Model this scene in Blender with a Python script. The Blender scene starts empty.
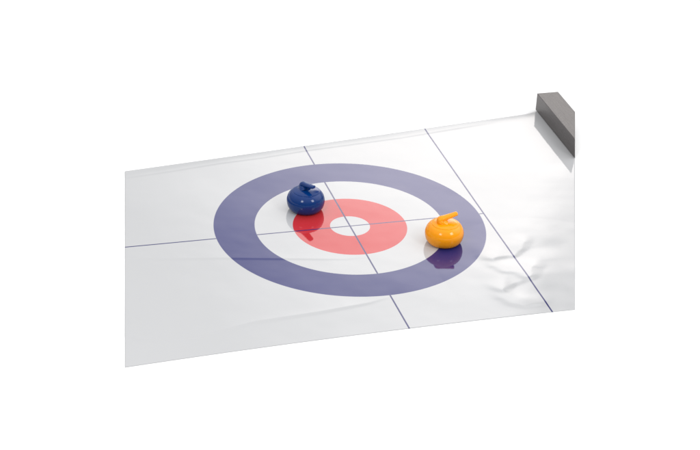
import bpy, bmesh, math
from mathutils import Vector, Matrix, noise

# ------------------------------------------------------------------ basics
S = 0.15                       # metres per ring radius (outer ring of the house = 0.30 m across)
scene = bpy.context.scene
col = scene.collection
scene.view_settings.view_transform = 'Standard'
scene.view_settings.look = 'None'
scene.view_settings.exposure = 0.0
scene.view_settings.gamma = 1.0
scene.cycles.max_bounces = 8

# camera solved from the rings and lines of the sheet
YAW, PITCH, ROLL = 0.3222, 0.5044, 0.0482
CAM = Vector((-3.9423, -11.8076, 6.8834))
FPX = 1946.4
cy, sy = math.cos(YAW), math.sin(YAW)
FWD = Vector((sy*math.cos(PITCH), cy*math.cos(PITCH), -math.sin(PITCH)))
r0 = Vector((cy, -sy, 0)); u0 = r0.cross(FWD)
RIGHT = r0*math.cos(ROLL) + u0*math.sin(ROLL)
UP = -r0*math.sin(ROLL) + u0*math.cos(ROLL)

def at(px, py, z=0.0):
    """measured point of the photograph -> place on the plane of height z (ring radii)"""
    d = FWD + RIGHT*((px-350)/FPX) - UP*((py-225)/FPX)
    t = (z-CAM.z)/d.z
    return CAM + d*t

cam = bpy.data.cameras.new('camera'); cam_o = bpy.data.objects.new('camera', cam); col.objects.link(cam_o)
M = Matrix((RIGHT, UP, -FWD)).transposed().to_4x4()
M.translation = CAM*S
cam_o.matrix_world = M
cam.sensor_width = 36; cam.lens = FPX/700*36
cam.clip_start = 0.05; cam.clip_end = 200
scene.camera = cam_o

# ------------------------------------------------------------------ materials
class NT:
    def __init__(s, name):
        s.m = bpy.data.materials.new(name); s.m.use_nodes = True
        s.t = s.m.node_tree; s.b = s.t.nodes['Principled BSDF']
    def n(s, typ, **kw):
        x = s.t.nodes.new(typ)
        for k, v in kw.items(): setattr(x, k, v)
        return x
    def put(s, sock, v):
        if isinstance(v, bpy.types.NodeSocket): s.t.links.new(v, sock)
        else: sock.default_value = v
    def math(s, op, a, b=0.0, c=None, clamp=False):
        x = s.n('ShaderNodeMath', operation=op); x.use_clamp = clamp
        s.put(x.inputs[0], a); s.put(x.inputs[1], b)
        if c is not None: s.put(x.inputs[2], c)
        return x.outputs[0]
    def mix(s, f, a, b):
        x = s.n('ShaderNodeMix', data_type='RGBA')
        s.put(x.inputs[0], f); s.put(x.inputs[6], a); s.put(x.inputs[7], b)
        return x.outputs[2]
    def noise(s, scale, detail=3, vec=None, rough=.5):
        x = s.n('ShaderNodeTexNoise'); x.inputs['Scale'].default_value = scale
        x.inputs['Detail'].default_value = detail; x.inputs['Roughness'].default_value = rough
        if vec is not None: s.t.links.new(vec, x.inputs['Vector'])
        return x.outputs['Fac']
    def bump(s, h, strength, dist):
        x = s.n('ShaderNodeBump'); x.inputs['Strength'].default_value = strength
        x.inputs['Distance'].default_value = dist
        s.t.links.new(h, x.inputs['Height']); s.t.links.new(x.outputs[0], s.b.inputs['Normal'])
    def obj(s): return s.n('ShaderNodeTexCoord').outputs['Object']

def rgb(r, g, b): return (r, g, b, 1)

def mat_table():
    m = NT('white_paper_table'); v = m.obj()
    n = m.noise(60, 4, v)
    m.put(m.b.inputs['Base Color'], m.mix(n, rgb(.975, .975, .975), rgb(.985, .985, .98)))
    m.b.inputs['Roughness'].default_value = .9
    m.b.inputs['Specular IOR Level'].default_value = .1
    return m.m

R2, R3, R4 = .7000, .4205, .1470
ASP = .995
def mat_sheet():
    m = NT('printed_vinyl'); v = m.obj()
    sep = m.n('ShaderNodeSeparateXYZ'); m.t.links.new(v, sep.inputs[0])
    x = m.math('DIVIDE', sep.outputs[0], S); y = m.math('DIVIDE', sep.outputs[1], S)
    xr = m.math('DIVIDE', x, ASP)
    rr = m.math('SQRT', m.math('ADD', m.math('MULTIPLY', xr, xr), m.math('MULTIPLY', y, y)))
    e = .004
    def inside(val, lim):          # 1 where val < lim, one-pixel soft print edge
        return m.math('MULTIPLY_ADD', m.math('SUBTRACT', lim, val), 1/e, .5, clamp=True)
    grain = m.noise(9, 4, v)
    white = m.mix(grain, rgb(.476, .479, .487), rgb(.494, .496, .503))
    blue = m.mix(grain, rgb(.014, .018, .130), rgb(.019, .023, .150))
    red = m.mix(grain, rgb(.49, .026, .030), rgb(.52, .032, .036))
    line = rgb(.020, .022, .12)
    c = white
    c = m.mix(inside(rr, 1.0), c, blue)
    c = m.mix(inside(rr, R2), c, white)
    c = m.mix(inside(rr, R3), c, red)
    c = m.mix(inside(rr, R4), c, white)
    def stroke(val, w):
        return inside(m.math('ABSOLUTE', val), w)
    tee = stroke(m.math('SUBTRACT', x, m.math('MULTIPLY_ADD', y, .0194, 0.0)), .0058)
    hog = stroke(m.math('SUBTRACT', x, m.math('MULTIPLY_ADD', y, .0238, 1.0311)), .0058)
    cen = stroke(m.math('SUBTRACT', y, m.math('MULTIPLY_ADD', x, -.0354, 0.0)), .0058)
    cen = m.math('MULTIPLY', cen, inside(x, 1.03))
    lines = m.math('MAXIMUM', tee, m.math('MAXIMUM', hog, cen))
    c = m.mix(m.math('MULTIPLY', lines, m.math('SUBTRACT', 1.0, m.math('MULTIPLY', inside(rr, 1.0), m.math('SUBTRACT', 1.0, inside(rr, R2))))), c, line)
    m.put(m.b.inputs['Base Color'], c)
    m.b.inputs['IOR'].default_value = 1.53
    rg = m.math('MULTIPLY_ADD', m.noise(3.2/S*.3, 3, v), .03, .035)
    m.put(m.b.inputs['Roughness'], rg)
    n1 = m.noise(2.2/S, 2, v); n2 = m.noise(14/S, 2, v)
    h = m.math('MULTIPLY_ADD', n2, .035, n1)
    m.bump(h, 1.0, .00026)
    return m.m

def mat_plastic(name, c1, c2, rough=.16, sss=0.0):
    m = NT(name); m.b.inputs['Specular IOR Level'].default_value = .42; v = m.obj()
    n = m.noise(90, 4, v)
    m.put(m.b.inputs['Base Color'], m.mix(n, c1, c2))
    m.put(m.b.inputs['Roughness'], m.math('MULTIPLY_ADD', m.noise(220, 3, v), .12, rough-.04))
    m.b.inputs['IOR'].default_value = 1.45
    if sss:
        m.b.inputs['Subsurface Weight'].default_value = sss
        m.b.inputs['Subsurface Radius'].default_value = (1, .45, .1)
        m.b.inputs['Subsurface Scale'].default_value = .004
    m.bump(m.noise(110, 2, v), .25, .0006)
    return m.m

def mat_bar():
    m = NT('dark_grey_brushed_plastic'); t = m.n('ShaderNodeTexCoord')
    mp = m.n('ShaderNodeMapping'); m.t.links.new(t.outputs['Object'], mp.inputs[0])
    mp.inputs['Scale'].default_value = (900, 40, 900)
    n = m.noise(1, 4, mp.outputs[0], .7)
    g = m.noise(700, 3, t.outputs['Object'], .7)
    f = m.math('MULTIPLY_ADD', n, .5, m.math('MULTIPLY', g, .5))
    m.put(m.b.inputs['Base Color'], m.mix(f, rgb(.014, .012, .012), rgb(.160, .142, .138)))
    m.b.inputs['Roughness'].default_value = .38
    m.bump(f, .6, .0006)
    return m.m

MT, MS, MB = mat_table(), mat_sheet(), mat_bar()
MBLUE = mat_plastic('blue_plastic', rgb(.001, .028, .15), rgb(.001, .034, .175), .10)
MORG = mat_plastic('orange_plastic', rgb(.96, .33, .001), rgb(.98, .36, .002), .10, .10)

def link(name, me, mat, parent=None, loc=None, rz=0):
    o = bpy.data.objects.new(name, me); col.objects.link(o)
    if mat: me.materials.append(mat)
    if parent: o.parent = parent
    if loc is not None: o.location = loc
    o.rotation_euler[2] = rz
    return o

def bm_mesh(name, bm, smooth=True):
    bmesh.ops.recalc_face_normals(bm, faces=bm.faces)
    me = bpy.data.meshes.new(name); bm.to_mesh(me); bm.free()
    if smooth:
        for p in me.polygons: p.use_smooth = True
    return me

# ------------------------------------------------------------------ white table / backdrop
bm = bmesh.new()
TH = .00022/S                       # sheet thickness (ring radii)
for x, y in ((-9, -9), (9, -9), (9, 9), (-9, 9)): bm.verts.new((x, y, 0))
bm.faces.new(bm.verts[:] if hasattr(bm.verts, 'ensure_lookup_table') and not bm.verts.ensure_lookup_table() else bm.verts)
tb = link('tabletop', bm_mesh('tabletop', bm, False), MT, loc=(0, 0, 0))
tb['kind'] = 'structure'
tb['label'] = 'plain white table surface under the curling sheet'

# ------------------------------------------------------------------ the printed sheet
bar_a = at(535.4, 110.3); bar_b = at(575, 159.3)      # bar's lower front edge
bdir = (bar_b-bar_a).normalized()
bnorm = Vector((bdir.y, -bdir.x, 0))                   # towards the back of the bar
if bnorm.x < 0: bnorm = -bnorm
BW, BH = .185, .150

def quad_edge(pts, n=60):
    """smooth least-squares parabola through measured edge points"""
    import itertools
    xs = [(p[0]-350)/200 for p in pts]; ys = [p[1] for p in pts]
    A = [[sum(x**(i+j) for x in xs) for j in range(3)] for i in range(3)]
    B = [sum(y*x**i for x, y in zip(xs, ys)) for i in range(3)]
    Mx = Matrix(A); c = Mx.inverted() @ Vector(B)
    return lambda px: c[0]+c[1]*((px-350)/200)+c[2]*((px-350)/200)**2
near_f = quad_edge([(125, 367.4), (175, 360), (220, 354), (300, 343.2), (370, 333.8), (410.5, 327.6), (450, 323.6), (553.3, 312.5), (575, 309.8)])
far_f = quad_edge([(126.3, 171.9), (173.7, 165), (220, 158.6), (304.9, 146.8), (365, 138), (425.7, 129.4), (480, 121.5), (533, 113.7)])

RAD = .02
def seg_dist(p, a, b):
    ab = b-a; t = max(0, min(1, (p-a).dot(ab)/max(ab.length_squared, 1e-9)))
    v = p-(a+ab*t); return v.length, v.y
ridges = []      # (points, amplitude, width)
def ridge(pts, amp, w):
    P = [at(*q).to_2d() for q in pts]
    k = 9*w if w > 0 else .9        # a negative width is a fold: steep towards the viewer's side, long and flat behind
    lo = Vector((min(p.x for p in P)-k, min(p.y for p in P)-k)); hi = Vector((max(p.x for p in P)+k, max(p.y for p in P)+k))
    ridges.append((P, amp, w, lo, hi))
ridge([(100, 257), (160, 259), (217, 258), (280, 258.5), (345, 259), (372, 256)], .0006, -.018)
ridge([(100, 333), (125, 335.5), (147, 340), (178, 341), (209, 334), (253, 322), (319, 312), (368, 303), (392, 296)], .0019, -.020)
ridge([(80, 182), (126.6, 177.6), (169, 171.5), (219, 163.5), (261, 158), (304, 151), (400, 138), (497, 122)], .0008, -.014)
# wrinkles by the lower right corner
ridge([(492, 259), (500, 256), (512, 255), (519, 249), (523, 243)], .0019, .034)
ridge([(492, 260), (497, 266), (506, 271), (518, 272), (528, 277), (530, 268)], .0019, .034)
ridge([(502, 290), (510, 284), (518, 281), (530, 276), (536, 268)], .0019, .034)
ridge([(502, 290), (506, 298), (514, 303), (524, 305), (540, 303)], .0019, .034)

def lerp(a, b, t): return a+(b-a)*t
def height(p):
    h = 0.0
    for P, amp, w, lo, hi in ridges:
        if p.x < lo.x or p.y < lo.y or p.x > hi.x or p.y > hi.y: continue
        if w > 0:
            keep = 1.0
            for i in range(len(P)-1):
                d, dy = seg_dist(p, P[i], P[i+1])
                up = .5+.5*dy/math.sqrt(d*d+1e-5)          # gentle on the far side, steeper on the near side
                keep *= 1-math.exp(-(d/(w*(1+2.2*up*up)))**2)
            h += amp*(1-keep)
        else:
            yl = P[0].y
            for a, b in zip(P, P[1:]):
                if a.x <= p.x <= b.x: yl = lerp(a.y, b.y, (p.x-a.x)/(b.x-a.x))
            if p.x > P[-1].x: yl = P[-1].y
            sg = p.y-yl; fade = min(1, max(0, (P[-1].x-p.x)/.35))
            h += amp*fade*(math.exp(-max(0, sg)/.12) if sg > 0 else math.exp(-(sg/w)**2))
    h += .0013*(noise.noise(Vector((p.x*.9, p.y*1.6, 3.1)))+.9)
    wr = max(0, 1-((p-Vector((1.15, -.9))).length/.75)**2)
    h += wr*.0020*(noise.noise(Vector((p.x*5, p.y*5, 9.7)))+.9)
    return h

def lerp(a, b, t): return a+(b-a)*t
NU, NV = 620, 430
left_n, left_f = 125.0, 125.2
bar_corner = at(535.4, 110.3) + bnorm*BW*.6
cut_mid = at(575, 150)
bm = bmesh.new()
vsT = []
right_n = at(575, near_f(575))
L1 = (cut_mid-right_n).length; L2 = (bar_corner-cut_mid).length
def right_pt(v):
    d = v*(L1+L2)
    return lerp(right_n, cut_mid, d/L1) if d < L1 else lerp(cut_mid, bar_corner, (d-L1)/L2)
farc = bar_corner
def near_pt(u):
    return at(lerp(125, 575, u), near_f(lerp(125, 575, u)))
def far_pt(u):
    px = lerp(125, 537, u); return at(px, far_f(px))
# straight left cut between the two left corners; a Coons patch over the four edges
n0, n1, f0 = near_pt(0), near_pt(1), far_pt(0)
def fp(u): # far edge ends in the bar's corner
    return far_pt(u)+(farc-far_pt(1))*(max(0, u-.97)/.03)
f1 = fp(1)
for j in range(NV+1):
    v = j/NV; row = []
    for i in range(NU+1):
        u = i/NU
        P = near_pt(u)*(1-v)+fp(u)*v + lerp(n0, f0, v)*(1-u)+right_pt(v)*u \
            - (n0*(1-u)*(1-v)+n1*u*(1-v)+f0*(1-u)*v+f1*u*v)
        q = P.to_2d()
        # the long edges lift a hair off the table
        z = TH + height(q) + .0003
        z += .003*((v-.965)/.035)**2 if v > .965 else 0
        row.append(bm.verts.new((P.x*S, P.y*S, z*S)))
    vsT.append(row)
for j in range(NV):
    for i in range(NU):
        f = bm.faces.new((vsT[j][i], vsT[j][i+1], vsT[j+1][i+1], vsT[j+1][i])); f.smooth = True
# edge thickness
loop = [vsT[0][i] for i in range(NU)]+[vsT[j][NU] for j in range(NV)]+[vsT[NV][i] for i in range(NU, 0, -1)]+[vsT[j][0] for j in range(NV, 0, -1)]
low = [bm.verts.new((a.co.x, a.co.y, a.co.z-TH*S)) for a in loop]   # open underneath: it lies on the table
for k in range(len(loop)):
    k2 = (k+1) % len(loop)
    bm.faces.new((loop[k], low[k], low[k2], loop[k2]))
me = bpy.data.meshes.new('curling_sheet'); bm.to_mesh(me); bm.free()
sheet = link('curling_sheet', me, MS)
sheet['label'] = 'glossy white plastic curling sheet printed with a blue and red target and thin lines'
sheet['category'] = 'game mat'

# ------------------------------------------------------------------ the end bar
bm = bmesh.new()
zb = (TH+.0035)
# right-hand end is sawn on the slant at the edge of what the photograph shows
def cutlen(off, z):
    """distance along the bar from its left end to the slanted end for a long edge"""
    o = bar_a+bnorm*off+Vector((0, 0, z))
    # plane through measured column 575
    d1 = (FWD+RIGHT*((575-350)/FPX)); nrm = d1.cross(UP)
    return (CAM-o).dot(nrm)/bdir.dot(nrm)
o = bar_a
def bp(s, off, z):
    P = bar_a + bdir*s + bnorm*off; return (P.x*S, P.y*S, z*S)
vs = []
for off, z in ((0, zb), (0, zb+BH), (BW, zb+BH), (BW, zb)):
    vs.append((bm.verts.new(bp(0, off, z)), bm.verts.new(bp(cutlen(off, z), off, z))))
for k in range(4):
    a, b = vs[k], vs[(k+1) % 4]
    bm.faces.new((a[0], a[1], b[1], b[0]))
bm.faces.new([v[0] for v in vs]); bm.faces.new([v[1] for v in reversed(vs)])
bmesh.ops.recalc_face_normals(bm, faces=bm.faces)
bmesh.ops.bevel(bm, geom=[e for e in bm.edges], offset=.0007, segments=3, affect='EDGES', profile=.5)
cen = Vector(bp(.3, BW/2, zb)); ang = math.atan2(bdir.y, bdir.x)+math.pi/2
bmesh.ops.transform(bm, matrix=Matrix.Rotation(-ang, 4, 'Z') @ Matrix.Translation(-cen), verts=bm.verts)
bar = link('end_bar', bm_mesh('end_bar', bm, False), MB, loc=cen, rz=ang)
bar['label'] = 'dark grey rectangular bar lying across the far right end of the white sheet'
bar['category'] = 'bar'

# ------------------------------------------------------------------ stones
def spline(pts, n=8):
    out = []
    for i in range(len(pts)-1):
        p0 = pts[max(i-1, 0)]; p1 = pts[i]; p2 = pts[i+1]; p3 = pts[min(i+2, len(pts)-1)]
        for k in range(n):
            t = k/n
            out.append(tuple(.5*((2*b)+(-a+c)*t+(2*a-5*b+4*c-d)*t*t+(-a+3*b-3*c+d)*t**3) for a, b, c, d in zip(p0, p1, p2, p3)))
    out.append(pts[-1]); return out

def lathe(profile, seg=96):
    bm = bmesh.new(); rings = []
    for r, z in profile:
        if r < 1e-6: rings.append([bm.verts.new((0, 0, z*S))])
        else: rings.append([bm.verts.new((r*S*math.cos(2*math.pi*k/seg), r*S*math.sin(2*math.pi*k/seg), z*S)) for k in range(seg)])
    for a, b in zip(rings, rings[1:]):
        for k in range(seg):
            k2 = (k+1) % seg
            if len(a) == 1: bm.faces.new((a[0], b[k], b[k2]))
            elif len(b) == 1: bm.faces.new((a[k], a[k2], b[0]))
            else: bm.faces.new((a[k], a[k2], b[k2], b[k]))
    return bm

body_side = spline([(.100, .002), (.117, .010), (.1325, .034), (.1400, .064), (.1400, .090), (.1310, .118), (.1165, .139), (.104, .149)])
body_prof = [(0, .002), (.05, .002)] + body_side + [(.1015, .1502), (.098, .1506), (.094, .1508)]
cap_prof = spline([(.0975, .1500), (.0968, .1525), (.0935, .1560), (.075, .1610), (.045, .1650), (.015, .1665), (0, .1667)], 6)
ball_prof = None

def make_handle():
    """low gooseneck: flared foot on the cap, rising into a flattened grip"""
    path = spline([(-.014, .150), (-.028, .166), (-.038, .180), (-.034, .1915), (.006, .201), (.05, .211), (.080, .2185), (.092, .2210)], 6)
    bm = bmesh.new(); rings = []; N = len(path)-1; seg = 20
    for i, (x, z) in enumerate(path):
        a = path[max(i-1, 0)]; b = path[min(i+1, N)]
        t = Vector((b[0]-a[0], 0, b[1]-a[1])).normalized()
        up = Vector((-t.z, 0, t.x)); t_ = i/N
        w = (.022*max(0, 1-1.6*t_)**2 + .0265-.0065*t_) * (1 if t_ < .88 else math.sqrt(max(0.03, 1-((t_-.88)/.12)**2)))
        hgt = (.027*(1-t_)**2+.0140-.0025*t_) * (1 if t_ < .9 else math.sqrt(max(.05, 1-((t_-.9)/.1)**2)))
        ring = []
        for k in range(seg):
            an = 2*math.pi*k/seg; c, s_ = math.cos(an), math.sin(an)
            c = math.copysign(abs(c)**.8, c); s_ = math.copysign(abs(s_)**.8, s_)
            P = Vector((x, 0, z)) + Vector((0, 1, 0))*w*c + up*hgt*s_
            ring.append(bm.verts.new(P*S))
        rings.append(ring)
    for a, b in zip(rings, rings[1:]):
        for k in range(seg): bm.faces.new((a[k], a[(k+1) % seg], b[(k+1) % seg], b[k]))
    bm.faces.new(rings[0]); bm.faces.new(rings[-1])
    return bm

BODY = bm_mesh('stone_body', lathe(body_prof)); CAP = bm_mesh('stone_cap', lathe(cap_prof)); HANDLE = bm_mesh('stone_handle', make_handle())

def stone(px, py, tip, mat, label):
    p = at(px, py)
    e = bpy.data.objects.new('curling_stone', None); col.objects.link(e)
    q = p.to_2d()
    e.location = (p.x*S, p.y*S, (TH+height(q)+.0010)*S)
    e.rotation_euler[2] = math.atan2(tip.y, tip.x)
    e.empty_display_size = .02
    e['label'] = label; e['category'] = 'curling stone'; e['group'] = 'miniature curling stones on the sheet'
    for n, me in (('body', BODY), ('cap', CAP), ('handle', HANDLE)):
        link(n, me.copy(), mat, e)
    return e
def plan(dx, dback):       # image-right / away-from-camera amounts -> direction on the table
    h = Vector((FWD.x, FWD.y, 0)).normalized()
    return r0*dx + h*dback
stone(305.4, 209.3, plan(12, -15), MBLUE, 'shiny dark blue miniature curling stone on the edge of the red ring')
stone(443.6, 242.2, plan(20, 8), MORG, 'bright orange miniature curling stone standing over the blue ring')

# ------------------------------------------------------------------ light: white studio
w = bpy.data.worlds.new('World'); scene.world = w; w.use_nodes = True
t = w.node_tree; bg = t.nodes['Background']
tc = t.nodes.new('ShaderNodeTexCoord')
def wdot(az, el):       # az clockwise from +y
    az, el = math.radians(az), math.radians(el)
    d = (math.sin(az)*math.cos(el), math.cos(az)*math.cos(el), math.sin(el))
    x = t.nodes.new('ShaderNodeVectorMath'); x.operation = 'DOT_PRODUCT'
    t.links.new(tc.outputs['Generated'], x.inputs[0]); x.inputs[1].default_value = d
    return x.outputs['Value']
def ramp(v, a, b, lo, hi):
    x = t.nodes.new('ShaderNodeMapRange'); x.interpolation_type = 'SMOOTHSTEP'
    t.links.new(v, x.inputs[0]); x.inputs[1].default_value = a; x.inputs[2].default_value = b
    x.inputs[3].default_value = lo; x.inputs[4].default_value = hi
    return x.outputs[0]
def mth(op, a, b):
    x = t.nodes.new('ShaderNodeMath'); x.operation = op
    for k, v in ((0, a), (1, b)):
        if isinstance(v, bpy.types.NodeSocket): t.links.new(v, x.inputs[k])
        else: x.inputs[k].default_value = v
    return x.outputs[0]
cd = lambda d: math.cos(math.radians(d))
key = ramp(wdot(25, 19.2), cd(16.6), cd(4), 0.0, 3.3)          # the studio's big soft light behind the table
dark_lobe = ramp(wdot(33, 30), cd(8.0), cd(6.0), 0.0, 1.9)         # added dark lobe, dims the reflection on the sheet's right side
top = ramp(wdot(18, 78), -.30, 1.0, .14, 1.18)
side = ramp(wdot(88, 36), cd(36), cd(12), 0.0, 1.05)          # lobe added on the right so the bar shades the sheet
L = mth('MAXIMUM', mth('SUBTRACT', mth('ADD', mth('ADD', key, side), top), dark_lobe), .2)
warm = t.nodes.new('ShaderNodeMix'); warm.data_type = 'RGBA'
t.links.new(mth('MULTIPLY', key, .34), warm.inputs[0])
warm.inputs[6].default_value = (.988, .993, 1, 1); warm.inputs[7].default_value = (1, .955, .925, 1)
t.links.new(warm.outputs[2], bg.inputs['Color'])
t.links.new(L, bg.inputs['Strength'])
w.cycles.sampling_method = 'MANUAL'; w.cycles.sample_map_resolution = 512

def softbox(name, az_off, el, dist, size, power):
    """lamp aimed at the house; azimuth measured from the direction of the camera"""
    cam_az = math.atan2(-FWD.x, -FWD.y)
    az = cam_az + math.radians(az_off)
    P = Vector((math.sin(az)*math.cos(math.radians(el)), math.cos(az)*math.cos(math.radians(el)), math.sin(math.radians(el))))*dist
    l = bpy.data.lights.new(name, 'AREA'); l.shape = 'RECTANGLE'; l.size = size; l.size_y = size*1.2; l.energy = power
    o = bpy.data.objects.new(name, l); col.objects.link(o); o.location = P
    o.rotation_euler = (-P).to_track_quat('-Z', 'Y').to_euler()
    return o
softbox('softbox_lamp', 25, 37, 2.2, .48, 10.5)
softbox('softbox_lamp', -52, 37, 2.2, .48, 10.5)
